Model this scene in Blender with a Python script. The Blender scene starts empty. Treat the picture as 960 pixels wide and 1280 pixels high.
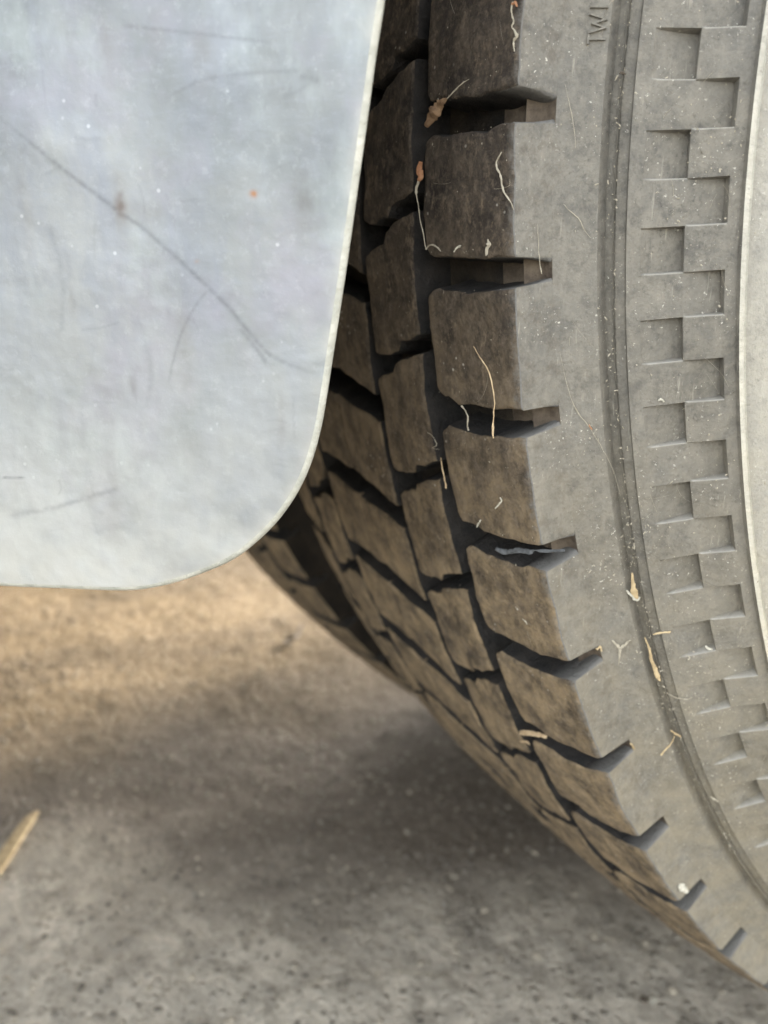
import bpy, bmesh, math, random
import numpy as np
from mathutils import Vector, Matrix, noise
random.seed(7)
PI = math.pi
S = bpy.context.scene
COL = S.collection

# ------------------------------------------------------------------ camera
cam_d = bpy.data.cameras.new('camera'); cam = bpy.data.objects.new('camera', cam_d); COL.objects.link(cam)
S.camera = cam
_right = Vector((0.44661, 0.89473, 0.00086)); _down = Vector((0.22119, -0.10948, -0.96907)); _fwd = Vector((-0.86696, 0.43299, -0.24680))
m = Matrix((( _right.x, -_down.x, -_fwd.x, 0.16572), (_right.y, -_down.y, -_fwd.y, -0.48402),
            (_right.z, -_down.z, -_fwd.z, 0.34215), (0, 0, 0, 1)))
cam.matrix_world = m
cam_d.sensor_fit = 'HORIZONTAL'; cam_d.sensor_width = 36.0; cam_d.lens = 36.0*1065.55/960.0
cam_d.clip_start = 0.01; cam_d.clip_end = 300
cam_d.dof.use_dof = True; cam_d.dof.focus_distance = 0.20; cam_d.dof.aperture_fstop = 16.0

# ------------------------------------------------------------------ sky, sun, exposure
SUN_EL = math.radians(14.3)
SUN_AZ = math.radians(117.0)                       # direction towards the sun, counted from +X
sun_dir = Vector((math.cos(SUN_EL)*math.cos(SUN_AZ), math.cos(SUN_EL)*math.sin(SUN_AZ), math.sin(SUN_EL)))
w = bpy.data.worlds.new('World'); S.world = w; w.use_nodes = True
nt = w.node_tree; bg = nt.nodes['Background']
sky = nt.nodes.new('ShaderNodeTexSky'); sky.sky_type = 'NISHITA'; sky.sun_disc = False
sky.sun_elevation = SUN_EL; sky.sun_rotation = math.radians(90) - SUN_AZ
sky.air_density = 1.0; sky.dust_density = 2.5; sky.ozone_density = 1.0
hs = nt.nodes.new('ShaderNodeHueSaturation'); hs.inputs['Saturation'].default_value = 0.22   # thin high haze: a paler sky
nt.links.new(sky.outputs[0], hs.inputs['Color']); nt.links.new(hs.outputs[0], bg.inputs[0]); bg.inputs[1].default_value = 0.15
sl = bpy.data.lights.new('sun', 'SUN'); sl.energy = 3.4; sl.angle = math.radians(2.5); sl.color = (1.0, 0.84, 0.64)
so = bpy.data.objects.new('sun', sl); COL.objects.link(so)
so.rotation_euler = sun_dir.to_track_quat('Z', 'Y').to_euler(); so.location = (-3, 5, 3)
S.view_settings.view_transform = 'Standard'; S.view_settings.look = 'None'
S.view_settings.exposure = 3.2; S.view_settings.gamma = 1.0
S.render.engine = 'CYCLES'

# ------------------------------------------------------------------ materials
class N:
    """tiny node helper"""
    def __init__(s, name):
        s.m = bpy.data.materials.new(name); s.m.use_nodes = True; s.t = s.m.node_tree
        s.b = s.t.nodes['Principled BSDF']
    def add(s, typ, **kw):
        n = s.t.nodes.new(typ)
        for k, v in kw.items():
            if k.startswith('i_'):
                n.inputs[k[2:].replace('_', ' ')].default_value = v
            else: setattr(n, k, v)
        return n
    def ln(s, a, b): s.t.links.new(a, b)
    def pos(s):
        g = s.add('ShaderNodeNewGeometry'); return g.outputs['Position']
    def noise(s, vec, scale, detail=4, rough=.6, lo=.35, hi=.65, dist=0.0):
        n = s.add('ShaderNodeTexNoise'); n.inputs['Scale'].default_value = scale
        n.inputs['Detail'].default_value = detail; n.inputs['Roughness'].default_value = rough
        n.inputs['Distortion'].default_value = dist
        s.ln(vec, n.inputs['Vector'])
        r = s.add('ShaderNodeMapRange'); r.inputs[1].default_value = lo; r.inputs[2].default_value = hi
        s.ln(n.outputs[0], r.inputs[0]); return r.outputs[0]
    def voro(s, vec, scale, lo, hi, rnd=1.0):
        n = s.add('ShaderNodeTexVoronoi'); n.inputs['Scale'].default_value = scale; n.inputs['Randomness'].default_value = rnd
        s.ln(vec, n.inputs['Vector'])
        r = s.add('ShaderNodeMapRange'); r.inputs[1].default_value = lo; r.inputs[2].default_value = hi
        r.inputs[3].default_value = 1; r.inputs[4].default_value = 0
        s.ln(n.outputs['Distance'], r.inputs[0]); return r.outputs[0], n.outputs['Color']
    def mul(s, a, b, op='MULTIPLY'):
        n = s.add('ShaderNodeMath', operation=op)
        for i, x in enumerate((a, b)):
            if hasattr(x, 'links'): s.ln(x, n.inputs[i])
            else: n.inputs[i].default_value = x
        n.use_clamp = op in ('MULTIPLY', 'ADD'); return n.outputs[0]
    def mix(s, f, a, b):
        n = s.add('ShaderNodeMix', data_type='RGBA')
        if hasattr(f, 'links'): s.ln(f, n.inputs[0])
        else: n.inputs[0].default_value = f
        for i, x in ((6, a), (7, b)):
            if hasattr(x, 'links'): s.ln(x, n.inputs[i])
            else: n.inputs[i].default_value = (*x, 1)
        return n.outputs[2]
    def attr(s, name):
        return s.add('ShaderNodeAttribute', attribute_name=name).outputs['Fac']
    def scaled(s, vec, sc, rot=(0, 0, 0)):
        n = s.add('ShaderNodeMapping'); n.inputs['Scale'].default_value = sc; n.inputs['Rotation'].default_value = rot
        s.ln(vec, n.inputs[0]); return n.outputs[0]
    def bump(s, h, dist, strength=1.0, prev=None):
        n = s.add('ShaderNodeBump'); n.inputs['Strength'].default_value = strength; n.inputs['Distance'].default_value = dist
        s.ln(h, n.inputs['Height'])
        if prev is not None: s.ln(prev, n.inputs['Normal'])
        return n.outputs[0]
    def done(s, col=None, rough=None, nrm=None, spec=None, metal=None):
        for x, k in ((col, 'Base Color'), (rough, 'Roughness'), (nrm, 'Normal'), (spec, 'Specular IOR Level'), (metal, 'Metallic')):
            if x is None: continue
            if hasattr(x, 'links'): s.ln(x, s.b.inputs[k])
            elif isinstance(x, tuple): s.b.inputs[k].default_value = (*x, 1)
            else: s.b.inputs[k].default_value = x
        return s.m

def mat_rubber(name, grey, dust, dark, amount=1.0):
    """weathered side wall rubber: grey bloom, beige dust, pale specks"""
    n = N(name); p = n.pos()
    a = n.noise(p, 38, 6, .62, .3, .7)
    c = n.mix(a, grey, dust)
    b = n.noise(p, 160, 5, .7, .42, .72)
    c = n.mix(n.mul(b, .55*amount), c, dark)
    b2 = n.noise(n.scaled(p, (1, 1, .25)), 300, 3, .6, .52, .75)
    c = n.mix(n.mul(b2, .35), c, tuple(min(1, x*1.5) for x in dust))
    mo = n.noise(p, 420, 6, .72, .44, .66)
    c = n.mix(n.mul(mo, .65), c, tuple(x*1.12 for x in dust))
    mo2 = n.noise(p, 260, 6, .72, .52, .68)
    c = n.mix(n.mul(mo2, .60), c, dark)
    fl = n.noise(p, 1100, 4, .65, .63, .69); g2 = n.noise(p, 60, 4, .6, .42, .58)
    c = n.mix(n.mul(n.mul(fl, g2), .85), c, (.72, .69, .60))
    pit = n.noise(p, 800, 5, .75, .58, .70)
    c = n.mix(n.mul(pit, .55), c, tuple(x*.55 for x in dark))
    fb = n.noise(n.scaled(p, (1, 1, .12), (.5, 0, 0)), 700, 3, .6, .66, .74)
    c = n.mix(n.mul(fb, .40), c, (.46, .43, .35))
    br = n.noise(p, 14, 4, .6, .40, .62)
    c = n.mix(n.mul(br, .30), c, (.27, .255, .22))
    exx = n.add('ShaderNodeSeparateXYZ'); n.ln(p, exx.inputs[0])
    exm = n.add('ShaderNodeMapRange'); exm.inputs[1].default_value = .0018; exm.inputs[2].default_value = -.0004; n.ln(exx.outputs[0], exm.inputs[0])
    c = n.mix(n.mul(n.mul(exm.outputs[0], n.noise(p, 170, 6, .75, .50, .62)), .55), c, (.075, .060, .045))   # tread dirt smeared over the shoulder
    lowz = n.add('ShaderNodeSeparateXYZ'); n.ln(p, lowz.inputs[0])
    lz = n.add('ShaderNodeMapRange'); lz.inputs[1].default_value = .36; lz.inputs[2].default_value = .18; n.ln(lowz.outputs[2], lz.inputs[0])
    c = n.mix(n.mul(n.mul(lz.outputs[0], n.noise(p, 90, 6, .7, .25, .6)), .55), c, tuple(x*y for x, y in zip(dust, (1.38, 1.27, 1.03))))   # paler and beiger towards the bottom of the wall
    c = n.mix(n.mul(n.attr('ledge'), .75), c, (.42, .405, .365))  # light from above on the squares' lower edges, put into the colour
    h = n.noise(p, 900, 5, .7, .2, .8)
    nr = n.bump(h, .0004, .9)
    h2 = n.noise(p, 120, 4, .6, .2, .8)
    nr = n.bump(h2, .0006, .6, nr)
    return n.done(c, .72, nr, .35)

n = N('shaded_inner_rubber'); p = n.pos()  # near-black colour carries the shade in the gap between the tyres
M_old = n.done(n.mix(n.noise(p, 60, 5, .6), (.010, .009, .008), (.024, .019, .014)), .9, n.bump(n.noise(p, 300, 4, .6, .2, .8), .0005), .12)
M_side = mat_rubber('sidewall_rubber', (.112, .109, .100), (.196, .180, .148), (.048, .047, .044))
M_bead = mat_rubber('lower_sidewall_rubber', (.275, .265, .232), (.34, .32, .27), (.19, .183, .165), .5)  # same rubber, lightened in colour where more light falls on the wall

M_ridge = mat_rubber('lit_ridge_rubber', (.42, .405, .35), (.52, .495, .42), (.30, .285, .245), .5)  # pale colour stands in for light caught on the sharp ridge

def mat_tread(name, base, dust, dark):
    n = N(name); p = n.pos()
    a = n.noise(p, 75, 7, .7, .40, .66)
    c = n.mix(a, base, dust)
    low = n.add('ShaderNodeSeparateXYZ'); n.ln(p, low.inputs[0])
    lw = n.add('ShaderNodeMapRange'); lw.inputs[1].default_value = .365; lw.inputs[2].default_value = .25; n.ln(low.outputs[2], lw.inputs[0])
    c = n.mix(n.mul(n.mul(lw.outputs[0], n.noise(p, 110, 6, .7, .28, .55)), .85), c, (.31, .230, .135))   # sunlit ground's warm bounce on the low tread, put into the colour
    s_ = n.noise(n.scaled(p, (1, .8, .62), (.5, .2, 0)), 130, 7, .72, .46, .62)
    c = n.mix(n.mul(s_, .62), c, dark)
    s3 = n.noise(n.scaled(p, (1, .6, .5), (.9, .3, 0)), 330, 6, .75, .50, .66)
    c = n.mix(n.mul(s3, .55), c, tuple(x*1.45 for x in dust))
    k1 = n.noise(n.scaled(p, (1, .7, .55), (.4, .5, .2)), 95, 8, .78, .50, .60)
    c = n.mix(n.mul(k1, .34), c, dark)
    k2 = n.noise(n.scaled(p, (1, .7, .6), (.9, .1, .4)), 260, 7, .78, .55, .66)
    c = n.mix(n.mul(k2, .50), c, (.26, .20, .135))
    f = n.noise(p, 520, 4, .7, .5, .72)
    c = n.mix(n.mul(f, .5), c, tuple(x*1.9 for x in dust))
    v, _ = n.voro(p, 420, .10, .20); g = n.noise(p, 70, 3, .6, .56, .64)
    c = n.mix(n.mul(n.mul(v, g), .8), c, (.45, .42, .36))
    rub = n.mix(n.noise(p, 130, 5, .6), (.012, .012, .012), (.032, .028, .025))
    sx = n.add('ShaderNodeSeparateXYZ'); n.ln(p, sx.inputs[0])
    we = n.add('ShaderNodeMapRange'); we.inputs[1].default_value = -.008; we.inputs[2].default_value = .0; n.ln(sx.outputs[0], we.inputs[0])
    rub = n.mix(n.mul(we.outputs[0], .9), rub, (.175, .170, .158))    # daylight on the open slot ends, painted in as paler grey
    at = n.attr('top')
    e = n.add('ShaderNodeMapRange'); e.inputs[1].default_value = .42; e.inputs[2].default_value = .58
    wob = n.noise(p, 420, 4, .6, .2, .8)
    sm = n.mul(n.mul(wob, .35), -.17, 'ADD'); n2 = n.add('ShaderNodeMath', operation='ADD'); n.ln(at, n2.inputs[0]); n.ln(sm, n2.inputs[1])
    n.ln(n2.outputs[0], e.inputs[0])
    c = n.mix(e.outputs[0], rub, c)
    ad = n.add('ShaderNodeMath', operation='ADD'); n.ln(n.mul(n.noise(p, 420, 6, .75, .1, .9), .0060), ad.inputs[0]); n.ln(low.outputs[0], ad.inputs[1])
    ew = n.add('ShaderNodeMapRange'); ew.inputs[1].default_value = .0012; ew.inputs[2].default_value = .0042; n.ln(ad.outputs[0], ew.inputs[0])
    c = n.mix(n.mul(n.mul(ew.outputs[0], n.noise(p, 230, 5, .7, .36, .56)), .85), c, (.15, .145, .132))       # bloom rubbed over the shoulder edge
    nr = n.bump(n.noise(p, 700, 6, .7, .2, .8), .0005, 1.0)
    nr = n.bump(n.noise(p, 150, 6, .7, .2, .8), .0012, .8, nr)
    return n.done(c, .78, nr, .3)
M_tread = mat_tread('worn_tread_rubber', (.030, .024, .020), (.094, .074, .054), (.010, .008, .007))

n = N('groove_rubber'); p = n.pos()
M_groove = n.done(n.mix(n.noise(p, 90, 5, .6), (.014, .013, .012), (.050, .040, .029)), .85, n.bump(n.noise(p, 300, 5, .7, .2, .8), .001, .8), .25)

n = N('dusty_slot_floor'); p = n.pos()
M_slot = n.done(n.mix(n.noise(p, 160, 6, .7), (.060, .046, .036), (.150, .120, .088)), .85, n.bump(n.noise(p, 400, 5, .7, .2, .8), .0008, .8), .25)

# ground: gritty concrete with sandy dust
n = N('gritty_concrete'); p = n.pos()
c = n.mix(n.noise(p, 3.5, 5, .6, .35, .65), (.520, .468, .385), (.590, .530, .430))
c = n.mix(n.mul(n.noise(p, 26, 6, .7, .45, .7), .6), c, (.105, .095, .083))
c = n.mix(n.mul(n.noise(p, 120, 5, .75, .48, .62), .65), c, (.37, .34, .285))
c = n.mix(n.mul(n.noise(p, 75, 6, .75, .50, .62), .65), c, (.22, .195, .155))
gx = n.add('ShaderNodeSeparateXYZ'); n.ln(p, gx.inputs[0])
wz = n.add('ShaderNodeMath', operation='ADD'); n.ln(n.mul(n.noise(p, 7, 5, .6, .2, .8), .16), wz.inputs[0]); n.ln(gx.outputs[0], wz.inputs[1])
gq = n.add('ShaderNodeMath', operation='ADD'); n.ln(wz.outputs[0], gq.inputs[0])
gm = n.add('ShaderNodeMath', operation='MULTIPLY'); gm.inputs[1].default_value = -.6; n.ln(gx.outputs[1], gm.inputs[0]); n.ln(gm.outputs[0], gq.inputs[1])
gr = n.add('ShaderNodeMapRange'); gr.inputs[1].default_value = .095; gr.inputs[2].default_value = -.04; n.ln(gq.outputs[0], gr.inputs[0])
c = n.mix(n.mul(gr.outputs[0], .85), c, (.090, .068, .048))       # tyre's shade on the ground put into the colour as a dark diagonal
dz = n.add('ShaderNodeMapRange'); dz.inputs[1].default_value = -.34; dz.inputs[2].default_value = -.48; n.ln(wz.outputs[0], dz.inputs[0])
c = n.mix(n.mul(dz.outputs[0], .85), c, (.165, .126, .076))       # sandy brown tone beyond a wobbly line under the truck
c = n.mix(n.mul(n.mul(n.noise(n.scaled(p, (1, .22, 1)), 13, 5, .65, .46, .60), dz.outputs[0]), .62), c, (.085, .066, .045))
v1, vc = n.voro(p, 150, .14, .34)
sep = n.add('ShaderNodeSeparateColor'); n.ln(vc, sep.inputs[0])
st = n.mix(sep.outputs[0], (.08, .07, .06), (.48, .44, .37))
gate = n.add('ShaderNodeMapRange'); gate.inputs[1].default_value = .45; gate.inputs[2].default_value = .55; n.ln(sep.outputs[1], gate.inputs[0])
c = n.mix(n.mul(n.mul(v1, gate.outputs[0]), .75), c, st)
v2, vc2 = n.voro(p, 520, .15, .40)
sep2 = n.add('ShaderNodeSeparateColor'); n.ln(vc2, sep2.inputs[0])
c = n.mix(n.mul(v2, .55), c, n.mix(sep2.outputs[0], (.06, .055, .05), (.52, .48, .41)))
nr = n.bump(n.noise(p, 60, 6, .7, .2, .8), .004, .8)
nr = n.bump(v1, .0016, .8, nr); nr = n.bump(v2, .0008, .7, nr)
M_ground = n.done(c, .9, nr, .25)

# galvanised / painted aluminium flap, marks come from attributes on the plate mesh
n = N('scuffed_aluminium'); p = n.pos()
c = n.mix(n.noise(p, 17, 5, .6, .35, .65), (.140, .156, .163), (.255, .264, .262))
c = n.mix(n.mul(n.noise(n.scaled(p, (1, 1, .35)), 70, 5, .65, .46, .66), .7), c, (.19, .205, .235))
c = n.mix(n.mul(n.noise(p, 32, 6, .68, .50, .66), .55), c, (.22, .21, .25))
c = n.mix(n.mul(n.noise(n.scaled(p, (1, 1, .5)), 24, 6, .7, .52, .66), .5), c, (.31, .35, .34))
c = n.mix(n.mul(n.noise(n.scaled(p, (1, 1, 3)), 260, 5, .7, .5, .7), .40), c, (.22, .235, .26))
c = n.mix(n.mul(n.noise(p, 420, 4, .7, .55, .75), .2), c, (.42, .44, .44))
vv, _ = n.voro(p, 300, .08, .16); gg = n.noise(p, 80, 3, .6, .55, .62)
c = n.mix(n.mul(n.mul(vv, gg), .25), c, (.70, .72, .72))
fz = n.add('ShaderNodeSeparateXYZ'); n.ln(p, fz.inputs[0]); fm_ = n.add('ShaderNodeMapRange'); fm_.inputs[1].default_value = .345; fm_.inputs[2].default_value = .275; n.ln(fz.outputs[2], fm_.inputs[0])
c = n.mix(n.mul(n.mul(fm_.outputs[0], n.noise(p, 30, 5, .65, .25, .6)), .75), c, (.47, .47, .44))     # bounce from the bright ground on the lower half, painted in
c = n.mix(n.attr('scratch'), c, (.085, .09, .10))
c = n.mix(n.attr('stain'), c, (.115, .095, .085))
c = n.mix(n.attr('dirt'), c, (.38, .365, .32))  # pale; mostly the ground's bounce painted near the lower edge
c = n.mix(n.attr('rust'), c, (.26, .12, .05))
nr = n.bump(n.noise(p, 260, 6, .7, .2, .8), .00012, .6)
nr = n.bump(n.noise(p, 22, 4, .5, .2, .8), .004, .5, nr)
M_plate = n.done(c, n.mix(n.noise(p, 60, 5), (.42,)*3, (.6,)*3), nr, .5, .25)
n = N('pale_plate_edge'); p = n.pos()  # edge coloured paler than the sheet
M_edge = n.done(n.mix(n.noise(p, 200, 4), (.32, .32, .275), (.45, .44, .38)), .5, n.bump(n.noise(p, 500, 4), .0003, .6), .5)

def plain(name, c1, c2, scale=200, rough=.8, bump=.0003):
    n = N(name); p = n.pos()
    return n.done(n.mix(n.noise(p, scale, 5, .6), c1, c2), rough, n.bump(n.noise(p, scale*2.5, 4, .6, .2, .8), bump, .8), .3)
M_straw = plain('dry_straw', (.28, .205, .11), (.50, .39, .23), 160)
M_leaf = plain('dead_leaf', (.10, .06, .035), (.24, .155, .09), 400)
M_husk = plain('red_brown_husk', (.26, .12, .06), (.40, .22, .12), 300)
M_lint = plain('pale_lint', (.27, .24, .18), (.42, .38, .30), 500)
M_twig = plain('dry_twig', (.38, .27, .16), (.58, .45, .28), 400)
M_dark = plain('dark_twig', (.04, .035, .03), (.09, .07, .05), 200)
M_flake = plain('grey_rubber_flake', (.055, .058, .06), (.13, .135, .14), 500)
M_white = plain('white_fluff', (.34, .32, .26), (.55, .52, .43), 500)
M_steel = plain('painted_steel', (.16, .16, .165), (.24, .24, .24), 20, .5, .0005)
M_under = plain('dirty_chassis_steel', (.035, .033, .03), (.075, .065, .055), 12, .8, .001)
M_body = plain('white_body_paint', (.62, .62, .60), (.72, .72, .70), 3, .4, .0003)

# ------------------------------------------------------------------ object helpers
def link(name, me, parent=None, loc=(0, 0, 0), rot=(0, 0, 0)):
    o = bpy.data.objects.new(name, me); COL.objects.link(o); o.parent = parent; o.location = loc; o.rotation_euler = rot; return o
def tag(o, label=None, cat=None, group=None, kind=None):
    for k, v in (('label', label), ('category', cat), ('group', group), ('kind', kind)):
        if v: o[k] = v
    return o
def empty(name, loc, **kw): return tag(link(name, None, None, loc), **kw)
def mesh(name, verts, faces, mats, fm=None, smooth=True, attrs=None):
    me = bpy.data.meshes.new(name); me.from_pydata(verts, [], faces)
    for mt in mats: me.materials.append(mt)
    if fm is not None: me.polygons.foreach_set('material_index', np.array(fm, dtype=np.int32))
    if smooth: me.polygons.foreach_set('use_smooth', np.ones(len(faces), dtype=bool))
    for k, v in (attrs or {}).items():
        a = me.attributes.new(k, 'FLOAT', 'POINT'); a.data.foreach_set('value', np.array(v, dtype=np.float32))
    me.update(); return me
def box(bm, lo, hi):
    vs = [bm.verts.new((x, y, z)) for x in (lo[0], hi[0]) for y in (lo[1], hi[1]) for z in (lo[2], hi[2])]
    for f in ((0, 1, 3, 2), (4, 6, 7, 5), (0, 4, 5, 1), (2, 3, 7, 6), (0, 2, 6, 4), (1, 5, 7, 3)): bm.faces.new([vs[i] for i in f])
def bm_obj(name, bm, mt, parent=None, loc=(0, 0, 0), bevel=0.0, smooth=False):
    bmesh.ops.recalc_face_normals(bm, faces=bm.faces)
    me = bpy.data.meshes.new(name); bm.to_mesh(me); bm.free(); me.materials.append(mt)
    if smooth: me.polygons.foreach_set('use_smooth', np.ones(len(me.polygons), dtype=bool))
    o = link(name, me, parent, loc)
    if bevel:
        b = o.modifiers.new('b', 'BEVEL'); b.width = bevel; b.segments = 2
    return o

# ------------------------------------------------------------------ ground
def build_ground():
    xs = np.concatenate([np.linspace(-80, -1.6, 12)[:-1], np.linspace(-1.6, .5, 211), np.linspace(.5, 80, 12)[1:]])
    ys = np.concatenate([np.linspace(-80, -1.2, 12)[:-1], np.linspace(-1.2, .6, 181), np.linspace(.6, 80, 12)[1:]])
    V = []
    for y in ys:
        for x in xs:
            z = 0.0
            if -1.6 < x < .5 and -1.2 < y < .6:
                z = .0022*noise.noise(Vector((x*14, y*14, 0))) + .0012*noise.noise(Vector((x*55, y*55, 3))) + .004*noise.noise(Vector((x*3, y*3, 9)))
            V.append((float(x), float(y), z - .004))
    nx = len(xs)
    F_ = [(j*nx+i, j*nx+i+1, (j+1)*nx+i+1, (j+1)*nx+i) for j in range(len(ys)-1) for i in range(nx-1)]
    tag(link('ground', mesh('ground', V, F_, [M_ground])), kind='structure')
build_ground()

def pebble_mesh(seed):
    bm = bmesh.new(); bmesh.ops.create_icosphere(bm, subdivisions=1, radius=1)
    for v in bm.verts: v.co *= 1 + .28*noise.noise(v.co*1.3 + Vector((seed*7, 0, 0))); v.co.z *= .65
    return bm
def grit():
    """loose grains lying on the concrete: uncountable, one object"""
    n_ = N('grit'); oi = n_.pos(); v, vc = n_.voro(oi, 90, .1, .9)
    sep = n_.add('ShaderNodeSeparateColor'); n_.ln(vc, sep.inputs[0])
    mt = n_.done(n_.mix(sep.outputs[0], (.09, .08, .065), (.42, .37, .29)), .85, n_.bump(n_.noise(oi, 700, 4, .6, .2, .8), .0004), .3)
    base = []
    for s in range(4):
        b = pebble_mesh(s); b.verts.ensure_lookup_table()
        base.append(([v.co.copy() for v in b.verts], [[v.index for v in f.verts] for f in b.faces])); b.free()
    V, F_ = [], []; r = random.Random(3)
    for i in range(12000):
        x = r.uniform(-1.15, .10); y = r.uniform(-.75, .05)
        sz = .0005 + .0013*r.random()**3 + (.0010 if r.random() < .012 else 0)
        vs, fs = base[i % 4]; a = r.uniform(0, 6.28); ca, sa = math.cos(a), math.sin(a); o = len(V)
        z0 = -.004 + .0022*noise.noise(Vector((x*14, y*14, 0))) + .0012*noise.noise(Vector((x*55, y*55, 3))) + .004*noise.noise(Vector((x*3, y*3, 9)))
        for c_ in vs: V.append((x + sz*(c_.x*ca - c_.y*sa), y + sz*(c_.x*sa + c_.y*ca), z0 + sz*.35 + sz*c_.z))
        F_ += [tuple(q+o for q in f) for f in fs]
    tag(link('loose_grit', mesh('loose_grit', V, F_, [mt], smooth=False)), 'fine sandy grit scattered over the gritty concrete under the tyres', 'grit', kind='stuff')
grit()

# ------------------------------------------------------------------ tyre geometry (metres, fitted)
H = 0.376                       # axle height
R1, HC, WT, NC = 0.370, 0.0069, 0.1891, 3.222
P_ = 2*PI/66; PHI0 = -0.016517; Q_ = 0.0297778; PHQ = -0.06241
RB_D = 0.0105                   # tread depth
def crown(x):
    s = abs((x + WT/2)/(WT/2)); return R1 + HC*(1 - s**NC)
PROF = [(.3591, .0002), (.3540, .0030), (.3489, .0069), (.3351, .0165), (.3293, .0225), (.3255, .0243), (.315, .0278), (.300, .0315), (.285, .0325), (.265, .030), (.245, .022), (.232, .012), (.224, .004), (.222, -.008)]
_pr = np.array(PROF)[::-1]
def side_a(R): return float(np.interp(R, _pr[:, 0], _pr[:, 1]))
def side_relief(R):
    """mould ridges round the side wall (along the surface normal)"""
    d = 0.0
    if .3472 < R < .3507: d -= .0030*math.sin((R-.3472)/(.3507-.3472)*PI)**1.6      # soft channel
    if .34535 < R <= .3476: d -= .0016                                             # flat recessed band
    if .34745 < R < .34790: d += .0010                                             # thin parting fin
    if .3249 < R < .3263: d += .0016                                               # bright ridge line
    if R <= .3250: d += .0004
    return d

def build_carcass(name, parent, detail=True):
    xi = -WT
    # theta stations
    th = []
    if detail:
        k0 = -12; k1 = 62
        for k in range(k0, k1):
            a = PHQ + Q_*k
            th += [a - .0004, a + .0006] + [a + Q_*f for f in (.16, .33, .5, .67, .84, .955)]
        rest = PHQ + Q_*k0 + 2*PI - (PHQ + Q_*k1); nrest = 90
        th += [PHQ + Q_*k1 + rest*i/nrest for i in range(nrest)]
    else:
        th = [2*PI*i/400 for i in range(400)]
    RC0, RC1, RC2 = .3428, .3351, .32885
    Rs = [.3591, .3575, .3556, .3540, .3525, .3513, .3506, .3498, .3490, .3482, .34795, .3479, .3477, .34745, .3474, .3472, .3460, .34545, .34535, .3446, .3437,
          .3428, .34278, .3414, .3395, .3375, .3358, .33520, .33500, .3345, .3330, .3312, .3298, .32895, .32875, .3275, .32635, .3262, .3257, .3255, .3252, .3250, .3246, .3225,
          .319, .315, .310, .305, .300, .293, .285, .275, .265, .255, .245, .238, .232, .228, .224, .222]
    prof = []      # (kind, R, a)
    # tread base from inner to outer
    for x in np.linspace(xi, -.0062, 22): prof.append(('base', crown(float(x)) - RB_D, float(x)))
    prof.append(('base', .3632, -.0052)); prof.append(('base', .3603, -.0042)); prof.append(('step', .3595, -.0036)); prof.append(('step', .3591, -.0028)); prof.append(('step', .35905, -.0004))
    for R in Rs: prof.append(('side', R, None))
    # inner side wall, mirrored, plain
    inner = [('back', r, -WT - side_a(r)) for r in (.222, .232, .245, .265, .285, .30, .315, .33, .345, .3591)] + [('back', .3625, -WT + .003)]
    prof += inner
    V = []; LG = []
    for ti, t in enumerate(th):
        kf = (t - PHQ)/Q_; k = math.floor(kf + 1e-6); fr = kf - k
        for kind, R, a in prof:
            if kind == 'side':
                a = side_a(R) if R < .3591 else .0002
                dn = side_relief(R) if detail else 0
                if detail and t < PHQ + Q_*60:
                    wall = .0006/Q_*1.01
                    inside = .015 < fr < .97
                    if inside and k % 2 == 0 and .33505 < R < .34279: dn -= .0033*((.3428-R)/(.3428-.3351))**.8
                    if inside and k % 2 == 1 and .32880 < R < .33510: dn -= .0033*((.3351-R)/(.3351-.3288))**.8
                # local normal of the profile
                e = .0012; da = side_a(R-e) - side_a(R+e); L = math.hypot(da, 2*e); nx_, nr_ = 2*e/L, da/L
                a += dn*nx_; Rr = R + dn*nr_
            else: Rr = R
            lg = 0.0
            if kind == 'side' and detail and (fr > .97 or fr < .0001):
                kk = k if fr > .97 else k-1
                if (kk % 2 == 0 and .3350 < R < .3425) or (kk % 2 == 1 and .3289 < R < .3350): lg = 1.0
            LG.append(lg)
            V.append((a, -Rr*math.cos(t), -Rr*math.sin(t)))
    m_, n_ = len(prof), len(th); F_ = []; fm = []
    for i in range(n_):
        j = (i+1) % n_
        for q in range(m_):
            q2 = (q+1) % m_
            if q == m_-1 and False: continue
            F_.append((i*m_+q, j*m_+q, j*m_+q2, i*m_+q2))
            kd = prof[q][0]; R = prof[q][1]
            fm.append(4 if kd in ('base', 'step') and R < .3635 and prof[q][2] > -.02 else 0 if kd in ('base', 'step') or (kd == 'back' and R > .36) else (3 if kd == 'side' and .3250 < R < .3263 and detail else (2 if (kd == 'side' and R < .3256) else 1)))
    me = mesh(name, V, F_, [M_groove, M_side if detail else M_old, M_bead if detail else M_old, M_ridge, M_slot if detail else M_old], fm, attrs={'ledge': LG})
    me.flip_normals()
    bm = bmesh.new(); bm.from_mesh(me); bmesh.ops.recalc_face_normals(bm, faces=bm.faces); bm.to_mesh(me); bm.free()
    try: me.set_sharp_from_angle(angle=math.radians(28))
    except Exception: pass
    return link(name, me, parent, (0, 0, H))

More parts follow.
